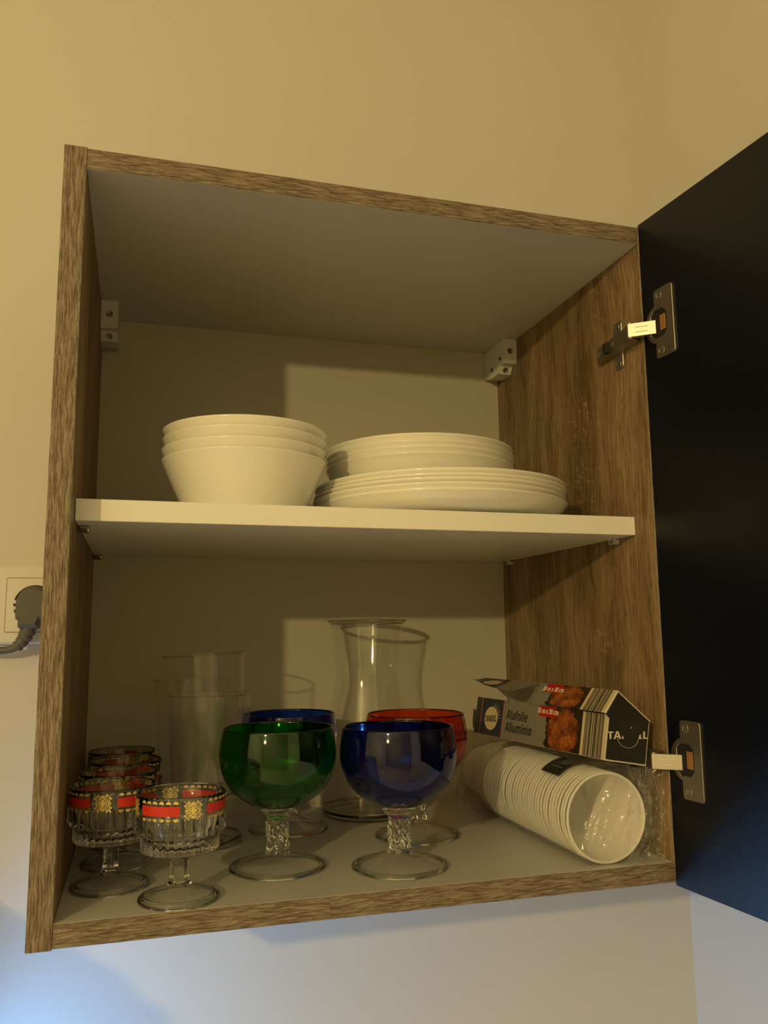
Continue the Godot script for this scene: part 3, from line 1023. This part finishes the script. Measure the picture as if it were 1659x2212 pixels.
func cup_stack() -> void:
	var d := Vector3(sin(CUP_AX), 0, -cos(CUP_AX))
	var front := Vector3(0.4307, T + CUP_R + 0.0003, -0.0108)
	var st := start()
	# the cup's mouth looks along +y of the lathe
	var prof := [[0.0, -0.0790], [0.0230, -0.0790], [0.0236, -0.0840], [0.0250, -0.0845], [0.0256, -0.0838], [0.0340, -0.0022], [0.0345, -0.0018], [0.0356, -0.0016], [0.0358, -0.0006], [0.0353, 0.0004], [0.0343, 0.0006], [0.0336, -0.0002], [0.0334, -0.0020], [0.0247, -0.0780], [0.0, -0.0784]]
	lathe(st, prof, 64)
	var mesh := done(st).commit()
	var face := Basis(d.cross(Vector3.UP).normalized(), -d, Vector3.UP)
	if face.determinant() < 0:
		face = Basis(-face.x, face.y, face.z)
	var rng := RandomNumberGenerator.new()
	rng.seed = 12
	for i in CUP_N:
		var label: String = "white paper cup, %s from the open mouth of the bagged stack" % ORD[i]
		if i == 0:
			label = "frontmost white paper cup of the bagged stack, its open mouth facing out"
		elif i == CUP_N - 1:
			label = "rearmost white paper cup of the bagged stack, its base near the back panel"
		var o := MeshInstance3D.new()
		o.name = numbered("paper_cup")
		o.mesh = mesh
		o.material_override = M.paper
		add_child(o)
		var jit := rng.randf_range(-0.0004, 0.0004) if i > 0 else 0.0
		o.transform = Transform3D(face, front + d * (CUP_STEP * i + jit) + Vector3(rng.randf_range(-0.0004, 0.0004), 0, 0) * (1 if i > 0 else 0))
		tag(o, label, "paper cup", "white paper cups nested in a plastic bag")
	# the clear bag
	var b := thing("plastic_bag", "crinkled clear plastic bag wrapped round the sleeve of paper cups", "bag", Vector3.ZERO)
	st = start()
	st.set_smooth_group(1)
	var nz := noise(51, 1.0, 3)
	var ns := 84
	var nl := 70
	var grid := []
	for i in nl + 1:
		var row := []
		var s := -0.004 + 0.262 * i / nl
		var base := CUP_R + 0.0012
		if s > 0.172:
			base = lerpf(CUP_R + 0.001, 0.0215, clampf((s - 0.172) / 0.085, 0, 1))
		for k in ns:
			var a := TAU * k / ns
			var cr := nz.get_noise_3d(cos(a) * 2.6, sin(a) * 2.6, s * 34.0)
			var fold := pow(1.0 - absf(nz.get_noise_3d(cos(a) * 4.2 + 8.0, sin(a) * 4.2, s * 26.0 + 5.0)), 7.0)
			var r := base + 0.0010 + cr * 0.0010 + fold * 0.0013
			# slack on the right and on top, where it stands away from the cups
			r += 0.0075 * pow(maxf(0.0, cos(a - 0.95)), 3.0) * (0.8 + 0.5 * cr)
			var v := front + d * s + Vector3(cos(a), 0, 0) * r + Vector3(0, sin(a) * r, 0)
			v.y = maxf(v.y, T + 0.0001)
			row.append(v)
		grid.append(row)
	for i in nl:
		for k in ns:
			var j := (k + 1) % ns
			quad(st, grid[i][k], grid[i][j], grid[i + 1][j], grid[i + 1][k])
	part("sleeve", done(st), M.film, b)
	# film over the mouth, drawn tight with slanting creases
	st = start()
	st.set_smooth_group(1)
	var nr := 26
	var ring := []
	var cd := Vector2(cos(1.05), sin(1.05))   # the creases run along this way
	for i in nr + 1:
		var row := []
		for k in ns:
			var a := TAU * k / ns
			var f := float(i) / nr
			var q := Vector2(cos(a), sin(a)) * f
			var across := q.dot(Vector2(-cd.y, cd.x))
			var along := q.dot(cd)
			var z := 0.0
			for e in [[0.30, 0.0034, 0.045], [0.17, 0.0026, 0.035], [0.02, 0.0012, 0.03], [-0.22, 0.0022, 0.05], [-0.36, 0.0014, 0.035], [-0.52, 0.0020, 0.04], [0.62, 0.0014, 0.05]]:
				var at: float = e[0] + 0.05 * sin(along * 4.0 + e[0] * 9.0) + 0.03 * nz.get_noise_2d(along * 5.0, e[0] * 30.0)
				z += e[1] * exp(-pow((across - at) / e[2], 2.0))
			z += 0.0014 * nz.get_noise_2d(q.x * 4.0, q.y * 4.0) + 0.0013 * nz.get_noise_2d(q.x * 11.0, q.y * 11.0)
			z = z * smoothstep(1.0, 0.86, f) - 0.0016 * (1.0 - f)
			var v: Vector3 = grid[0][k].lerp(front - d * 0.0042, 1.0 - f) - d * (z + 0.0006)
			row.append(v)
		ring.append(row)
	for i in nr:
		for k in ns:
			var j := (k + 1) % ns
			if i == 0:
				tri(st, ring[0][0], ring[1][j], ring[1][k])
			else:
				quad(st, ring[i][k], ring[i][j], ring[i + 1][j], ring[i + 1][k])
	part("mouth_film", done(st), M.film, b)
	# loose ends of the bag, crumpled between the cups and the side panel and behind the stack
	crumple("loose_end", b, Vector3(0.4625, 0.0340, -0.0150), Vector3(0.0165, 0.004, 0.014), Vector3(0.004, 0.060, -0.004), 0.0062, 61)
	crumple("loose_end", b, Vector3(0.4600, 0.0420, -0.0300), Vector3(0.0200, 0.002, 0.006), Vector3(0.000, 0.046, 0.006), 0.0060, 63)
	crumple("loose_end", b, Vector3(0.4490, T + 0.0012, -0.0105), Vector3(0.026, 0.0015, 0.008), Vector3(0.007, 0.020, -0.012), 0.0026, 67)
	crumple("loose_end", b, Vector3(0.4020, 0.0250, -0.2500), Vector3(-0.030, 0.012, -0.020), Vector3(-0.006, 0.058, 0.004), 0.0042, 71)
	crumple("loose_end", b, Vector3(0.3930, T + 0.0010, -0.170), Vector3(0.010, 0.006, -0.070), Vector3(-0.014, 0.0005, 0.006), 0.0016, 73)
	# sticker on the film
	st = start()
	st.set_smooth_group(1)
	var sg := 14
	var s0 := 0.030
	var s1 := 0.062
	var lab := []
	for i in sg + 1:
		var a := deg_to_rad(132.0 - 62.0 * i / sg)
		var r := CUP_R + 0.0040
		var row := []
		for s in [s0, s1]:
			row.append(front + d * s + Vector3(cos(a) * r, sin(a) * r, 0))
		lab.append(row)
	for i in sg:
		var u0 := float(i) / sg
		var u1 := float(i + 1) / sg
		quad(st, lab[i][1], lab[i + 1][1], lab[i + 1][0], lab[i][0], Vector2(u0, 1), Vector2(u1, 1), Vector2(u1, 0), Vector2(u0, 0))
	var lm := plain(Color.WHITE, 0.4)
	lm.cull_mode = BaseMaterial3D.CULL_DISABLED
	lm.albedo_texture = tex(sticker())
	var lp := part("label_sticker", done(st), lm, b)
	lp.set_meta("label", "black sticker with small pale print")

func sticker() -> Image:
	var im := Image.create(128, 128, false, Image.FORMAT_RGB8)
	im.fill(Color(0.10, 0.095, 0.09))
	var rng := RandomNumberGenerator.new()
	rng.seed = 5
	for line in 5:
		var y := 24 + line * 17
		var x := 26
		while x < 96 - line * 6:
			var l := rng.randi_range(2, 7)
			im.fill_rect(Rect2i(y, x, 3, l), Color(0.55, 0.54, 0.5))
			x += l + 2
	return im

func crumple(called: String, parent: Node3D, at: Vector3, u: Vector3, v: Vector3, amp: float, sd: int) -> void:
	var st := start()
	st.set_smooth_group(1)
	var nz := noise(sd, 1.0, 3)
	var n := u.cross(v).normalized()
	var k := 26
	var g := []
	for i in k + 1:
		var row := []
		for j in k + 1:
			var s := float(i) / k
			var t := float(j) / k
			var e := nz.get_noise_2d(s * 3.2, t * 3.2) + 0.7 * (1.0 - 2.0 * absf(nz.get_noise_2d(s * 5.0 + 9.0, t * 4.0)))
			var w := 1.0 + 0.25 * nz.get_noise_2d(t * 4.0 + 3.0, 7.0)
			row.append(at + u * s * w + v * (t + 0.06 * nz.get_noise_2d(s * 5.0, 2.0)) + n * e * amp)
		g.append(row)
	for i in k:
		for j in k:
			quad(st, g[i][j], g[i][j + 1], g[i + 1][j + 1], g[i + 1][j])
	part(called, done(st), M.film, parent)

# ==================================================================== the foil box
const BW := 0.0425
const BH := 0.0357
const BL := 0.2039
const LW := 0.0414
const LA := 0.505
const LH := 0.0219

func text(parent: Node3D, words: String, at: Vector3, basis: Basis, height: float, m: Material, wide := 1.0, bold := true, called := "lettering") -> void:
	var f := SystemFont.new()
	f.font_names = PackedStringArray(["Droid Sans"])
	f.font_weight = 700 if bold else 400
	var t := TextMesh.new()
	t.font = f
	t.text = words
	t.font_size = 64
	t.depth = 0.0001 / wide
	t.pixel_size = height / 46.0
	t.curve_step = 1.0
	t.depth = 0.00012
	mesh_part(called, t, m, parent, Transform3D(basis * Basis.from_scale(Vector3(wide, 1, 1)), at))

func front_print(lip: bool) -> Image:
	# u runs from the far end to the near end, v from the top down
	var w := 1024
	var h := 180
	var im := Image.create(w, h, false, Image.FORMAT_RGB8)
	var silver := Color(0.50, 0.485, 0.45)
	var nz := noise(91, 1.0, 4)
	im.fill(silver)
	im.fill_rect(Rect2i(0, 0, 50, h), Color(0.20, 0.19, 0.16))
	im.fill_rect(Rect2i(56, 0, 196, h), Color(0.16, 0.17, 0.27))
	for x in [50, 250]:
		im.fill_rect(Rect2i(x, 0, 6, h), Color(0.70, 0.38, 0.27))
	# pale disc with a few rays, in the blue field
	for y in h:
		for x in range(60, 250):
			var p := Vector2(x - 148.0, (y - (96.0 if not lip else 90.0)) * 1.05)
			var r := p.length()
			if r < 60.0:
				im.set_pixel(x, y, Color(0.80, 0.75, 0.58))
			elif r < 92.0:
				var a := atan2(p.y, p.x)
				if a < -0.1 and a > -1.35 and fmod(a + 10.0, 0.21) < 0.075 * (1.0 - (r - 60.0) / 32.0) + 0.012:
					im.set_pixel(x, y, Color(0.80, 0.75, 0.58))
	# the roast
	for y in h:
		for x in range(590, 872):
			var fx := (x - 735.0) / 118.0
			var fy := (y - h * 0.56) / (h * 0.62)
			var e := nz.get_noise_2d(x * 0.02, y * 0.02) * 0.14
			var r := sqrt(fx * fx + fy * fy) + e
			var n1 := nz.get_noise_2d(x * 0.013, y * 0.015)
			var n2 := nz.get_noise_2d(x * 0.06, y * 0.06)
			var col := Color(0.70, 0.42, 0.18).lerp(Color(0.33, 0.14, 0.05), clampf(0.42 + n1 * 0.75 + n2 * 0.42 + (fx * fx + fy * fy) * 0.25, 0, 1))
			if r > 0.92:
				var g := nz.get_noise_2d(x * 0.045 + 70.0, y * 0.045)
				if x < 640 and r > 1.02 + e:
					if x > 612 + nz.get_noise_2d(3.0, y * 0.03) * 30.0:
						im.set_pixel(x, y, Color(0.20, 0.24, 0.10).lerp(Color(0.08, 0.07, 0.05), clampf(0.5 + g, 0, 1)))
					continue
				col = Color(0.17, 0.10, 0.05).lerp(Color(0.15, 0.17, 0.07), clampf(0.5 + g * 1.5, 0, 1))
			im.set_pixel(x, y, col)
	# red tag
	var ty := -10 if lip else -4
	im.fill_rect(Rect2i(552, ty + (0 if not lip else 8), 126, 52 if not lip else 74), Color(0.66, 0.10, 0.07))
	# pale edge and grey bars at the near end
	im.fill_rect(Rect2i(866, 0, 158, h), Color(0.80, 0.74, 0.60))
	var bars := [[884, 5], [893, 8], [905, 3], [912, 14], [932, 7], [944, 18], [966, 4], [974, 10], [988, 4], [995, 8]]
	for b in bars:
		im.fill_rect(Rect2i(b[0], 0, b[1], h), Color(0.33, 0.31, 0.27))
		im.fill_rect(Rect2i(b[0] + b[1], 0, 2, h), Color(0.55, 0.50, 0.42))
	return im

func foil_box() -> void:
	var o := thing("foil_box", "torn silver cardboard box of foil lying on the bagged cups", "box", Vector3(0.4211, 0.0996, 0.0054))
	o.rotation = Vector3(0.0073, 0.13695, -0.1759)
	var card := plain(Color(0.74, 0.70, 0.58), 0.75)
	var print_front := plain(Color.WHITE, 0.42)
	print_front.albedo_texture = tex(front_print(false))
	var print_lip := plain(Color.WHITE, 0.42)
	print_lip.albedo_texture = tex(front_print(true))
	print_lip.cull_mode = BaseMaterial3D.CULL_DISABLED
	var black := plain(Color(0.022, 0.022, 0.021), 0.45)
	var ink := plain(Color(0.02, 0.02, 0.025), 0.5)
	var pale := plain(Color(0.78, 0.72, 0.58), 0.5)
	var k := 0.0007
	# tray: floor and walls of card
	var st := start()
	box(st, Vector3(0, 0, -BL), Vector3(BW, k, 0), 0.0002)
	box(st, Vector3(BW - k, 0, -BL), Vector3(BW, BH, 0), 0.0002)
	box(st, Vector3(0, 0, -BL), Vector3(k, BH, 0), 0.0002)
	box(st, Vector3(0, 0, -k), Vector3(BW, BH, 0), 0.0003)
	box(st, Vector3(0, 0, -BL), Vector3(BW, BH, -BL + k), 0.0002)
	part("tray", done(st), card, o)
	# printed long side
	st = start()
	quad(st, Vector3(-0.0002, 0.0004, -BL), Vector3(-0.0002, BH, -BL), Vector3(-0.0002, BH, -0.0002), Vector3(-0.0002, 0.0004, -0.0002))
	var side := part("printed_side", done(st), print_front, o)
	var sb := Basis(Vector3(0, 0, 1), Vector3.UP, Vector3(-1, 0, 0))
	var at := func(u: float, v: float) -> Vector3: return Vector3(-0.0003, BH * (1.0 - v), -BL * (1.0 - u))
	text(side, "Alufolie", at.call(0.368, 0.36), sb, 0.0085, ink, 0.80)
	text(side, "Alluminio", at.call(0.388, 0.68), sb, 0.0085, ink, 0.80)
	text(side, "TANDIL", at.call(0.144, 0.54), sb * Basis(Vector3.BACK, 0.10), 0.0062, ink, 0.66)
	text(side, "30 m x 30 cm", at.call(0.602, 0.125), sb, 0.0040, pale, 0.80)
	# dark flap sticking out at the far end
	st = start()
	prism(st, PackedVector2Array([Vector2(0, 0.004), Vector2(0, BH * 0.62), Vector2(-0.0085, BH * 0.66), Vector2(-0.0075, BH * 0.35), Vector2(-0.003, 0.005)]), 0.0005, Transform3D(sb, Vector3(-0.0003, 0, -BL)).rotated_local(Vector3.UP, -0.25))
	part("end_flap", done(st), black, o)
	# dark near end with white lettering
	st = start()
	prism(st, rounded(0.0012, 0.0012, BW - 0.0012, BH - 0.0006, 0.0008, 2), 0.0003, Transform3D(Basis(), Vector3(0, 0, 0.0)))
	var en := part("end_panel", done(st), black, o)
	text(en, "TANDIL", Vector3(BW * 0.50, 0.0220, 0.00035), Basis(Vector3.BACK, 0.12), 0.0058, pale, 1.42)
	st = start()
	var arc := []
	var rr := []
	for i in 17:
		var a := PI + PI * i / 16.0
		arc.append(Vector3(BW * 0.505 + 0.0105 * cos(a), BH * 0.56 + 0.0078 * sin(a), 0.0004))
		rr.append(0.00014)
	tube(st, arc, rr, 6)
	part("perforation", done(st), pale, en)
	# lid: hinged along the right top edge and standing open
	var lb := Basis(Vector3.BACK, -LA)
	var lx := Transform3D(lb, Vector3(BW, BH, 0))     # x towards the front lip is negative
	st = start()
	box(st, Vector3(-LW, -k, -BL), Vector3(0, 0, 0), 0.0003, lx)
	var lid := part("lid", done(st), card, o)
	# lip: straight near the end, torn and bent outwards over the far part
	st = start()
	var nseg := 44
	var cut := 0.50      # share of the length, from the far end, that is bent
	var prev := []
	st.set_smooth_group(1)
	for i in nseg + 1:
		var u := float(i) / nseg
		var bend := 0.0
		var hgt := LH
		if u < cut:
			var q := 1.0 - u / cut
			bend = 0.45 + 0.40 * pow(q, 1.5)
			hgt = LH * smoothstep(0.0, 0.30, q) * (1.0 - 0.25 * smoothstep(0.6, 1.0, q))
		var dirn := Vector2(0, -1).rotated(-bend)
		var e := lx * Vector3(-LW - 0.0003, 0, -BL * (1.0 - u))
		var mid := lx * Vector3(-LW - 0.0003 + dirn.x * hgt * 0.5, dirn.y * hgt * 0.5 - 0.002 * sin(bend), -BL * (1.0 - u))
		var f := lx * Vector3(-LW - 0.0003 + dirn.x * hgt, dirn.y * hgt, -BL * (1.0 - u))
		var row := [e, mid, f, u, hgt / LH]
		if prev.size() and not (u > cut and u - 1.0 / nseg < cut):
			var v0: float = prev[4]
			var v1: float = row[4]
			quad(st, prev[1], prev[0], row[0], row[1], Vector2(prev[3], 0.5 * v0), Vector2(prev[3], 0), Vector2(u, 0), Vector2(u, 0.5 * v1))
			quad(st, prev[2], prev[1], row[1], row[2], Vector2(prev[3], v0), Vector2(prev[3], 0.5 * v0), Vector2(u, 0.5 * v1), Vector2(u, v1))
		prev = row
	var lip := part("lip", done(st), print_lip, lid)
	var lpb := lb * sb
	var lat := func(u: float, v: float) -> Vector3: return lx * Vector3(-LW - 0.0006, -LH * v, -BL * (1.0 - u))
	text(lip, "30 m x 30 cm", lat.call(0.602, 0.26), lpb, 0.0040, pale, 0.80)
	# inside of the lip, plain card
	st = start()
	var inner := -LW + 0.0004
	quad(st, lx * Vector3(inner, -LH + 0.0004, 0), lx * Vector3(inner, -0.0006, 0), lx * Vector3(inner, -0.0006, -BL * 0.49), lx * Vector3(inner, -LH + 0.0004, -BL * 0.49))
	part("lip_lining", done(st), card, lid)
	# dark end flap of the lid, hanging over the near end
	st = start()
	var fl := PackedVector2Array([Vector2(-0.0006, -0.0004), Vector2(-LW + 0.0004, -0.0004), Vector2(-LW + 0.0004, -LH)])
	for q in [[-0.0325, -0.0226], [-0.0235, -0.0236], [-0.0150, -0.0262], [-0.0090, -0.0252], [-0.0050, -0.0215], [-0.0020, -0.0130]]:
		fl.append(Vector2(q[0], q[1]))
	if signed_area(fl) < 0:
		fl.reverse()
	prism(st, fl, 0.0005, lx.translated_local(Vector3(0, 0, 0.0004)))
	part("end_flap", done(st), black, lid)
	st = start()
	box(st, Vector3(-LW, -0.0007, 0.0), Vector3(0, 0.0002, 0.0012), 0.0002, lx)
	box(st, Vector3(-LW - 0.0004, -LH, 0.0), Vector3(-LW + 0.0012, 0.0, 0.0012), 0.0002, lx)
	part("card_edge", done(st), card, lid)
	st = start()
	prism(st, rounded(-0.0135, -0.0165, -0.0128, -0.0148, 0.0003, 2), 0.0001, lx.translated_local(Vector3(0, 0, 0.0009)))
	part("nick", done(st), pale, lid)

# ==================================================================== socket and plug
func wall_socket() -> void:
	var s := thing("wall_socket", "glossy white wall socket left of the cabinet", "socket", Vector3(-0.0402, 0.2343, ZW))
	var gl := plain(Color(0.80, 0.78, 0.72), 0.12)
	var st := start()
	prism(st, rounded(-0.0400, -0.0400, 0.0390, 0.0405, 0.004), 0.0075, Transform3D(), 0.0022)
	part("frame", done(st), gl, s)
	st = start()
	prism(st, rounded(-0.0280, -0.0280, 0.0280, 0.0282, 0.0018, 3), 0.0004, Transform3D(Basis(), Vector3(0, 0, 0.0074)))
	var gap := part("gap", done(st), M.dark, s)
	st = start()
	# insert with a round opening: outline and circle joined by a slit
	var poly := PackedVector2Array()
	var ro := rounded(-0.0275, -0.0275, 0.0275, 0.0277, 0.0015, 3)
	for i in ro.size():
		poly.append(ro[i])
	poly.append(ro[0] + Vector2(0, -0.00001))
	prism(st, rounded(-0.0275, -0.0275, 0.0275, 0.0277, 0.0015, 3), 0.0008, Transform3D(Basis(), Vector3(0, 0, 0.0076)), 0.0003)
	part("insert", done(st), gl, s)
	st = start()
	lathe(st, [[0.0, 0.0], [0.0205, 0.0], [0.0205, 0.0005], [0.0, 0.0005]], 48, Transform3D(Basis(Vector3.RIGHT, PI / 2), Vector3(0, 0, 0.0082)))
	part("well", done(st), M.dark, s)
	st = start()
	for k in 2:
		box(st, Vector3(-0.0200, -0.0048 + k * 0.0062, 0.0086), Vector3(-0.0165, -0.0012 + k * 0.0062, 0.0096), 0.0005)
	part("earth_clip", done(st), gl, s)

	var p := thing("plug", "grey mains plug pushed into the wall socket, its cord leading left", "plug", Vector3(-0.0402, 0.2343, ZW + 0.0086))
	st = start()
	var body := PackedVector2Array()
	for i in 15:
		var a := deg_to_rad(-8.0 + 196.0 * i / 14.0)
		body.append(Vector2(0.0015 + 0.0170 * cos(a), 0.0186 * sin(a)))
	body.append_array(PackedVector2Array([Vector2(-0.0154, -0.0110), Vector2(-0.0150, -0.0150), Vector2(-0.0128, -0.0160), Vector2(-0.0125, -0.0235), Vector2(0.0060, -0.0235), Vector2(0.0085, -0.0160), Vector2(0.0165, -0.0150)]))
	prism(st, body, 0.026, Transform3D(), 0.0035)
	var pb := part("body", done(st), M.grey_rubber, p)
	# ribbed sleeve that guides the cord
	var path := []
	var rad := []
	var ctrl := [Vector3(-0.0030, -0.0215, 0.0150), Vector3(-0.0036, -0.0290, 0.0145), Vector3(-0.0072, -0.0365, 0.0140), Vector3(-0.0135, -0.0425, 0.0130)]
	for i in 22:
		var t := i / 21.0
		var v: Vector3 = ctrl[0].bezier_interpolate(ctrl[1], ctrl[2], ctrl[3], t)
		path.append(v)
		rad.append(lerpf(0.0086, 0.0058, t) * (0.82 if i % 5 == 3 else 1.0))
	st = start()
	tube(st, path, rad, 20)
	part("strain_relief", done(st), M.grey_rubber, p)
	path = []
	rad = []
	var c2 := [Vector3(-0.0110, -0.0408, 0.0132), Vector3(-0.0200, -0.0475, 0.0115), Vector3(-0.0330, -0.0475, 0.008), Vector3(-0.0800, -0.0430, 0.004)]
	for i in 20:
		path.append(c2[0].bezier_interpolate(c2[1], c2[2], c2[3], i / 19.0))
		rad.append(0.0038)
	path.append(Vector3(-0.16, -0.06, 0.004))
	rad.append(0.0038)
	path.append(Vector3(-0.205, -0.10, 0.005))
	rad.append(0.0038)
	st = start()
	tube(st, path, rad, 14)
	part("cord", done(st), M.grey_rubber, p)
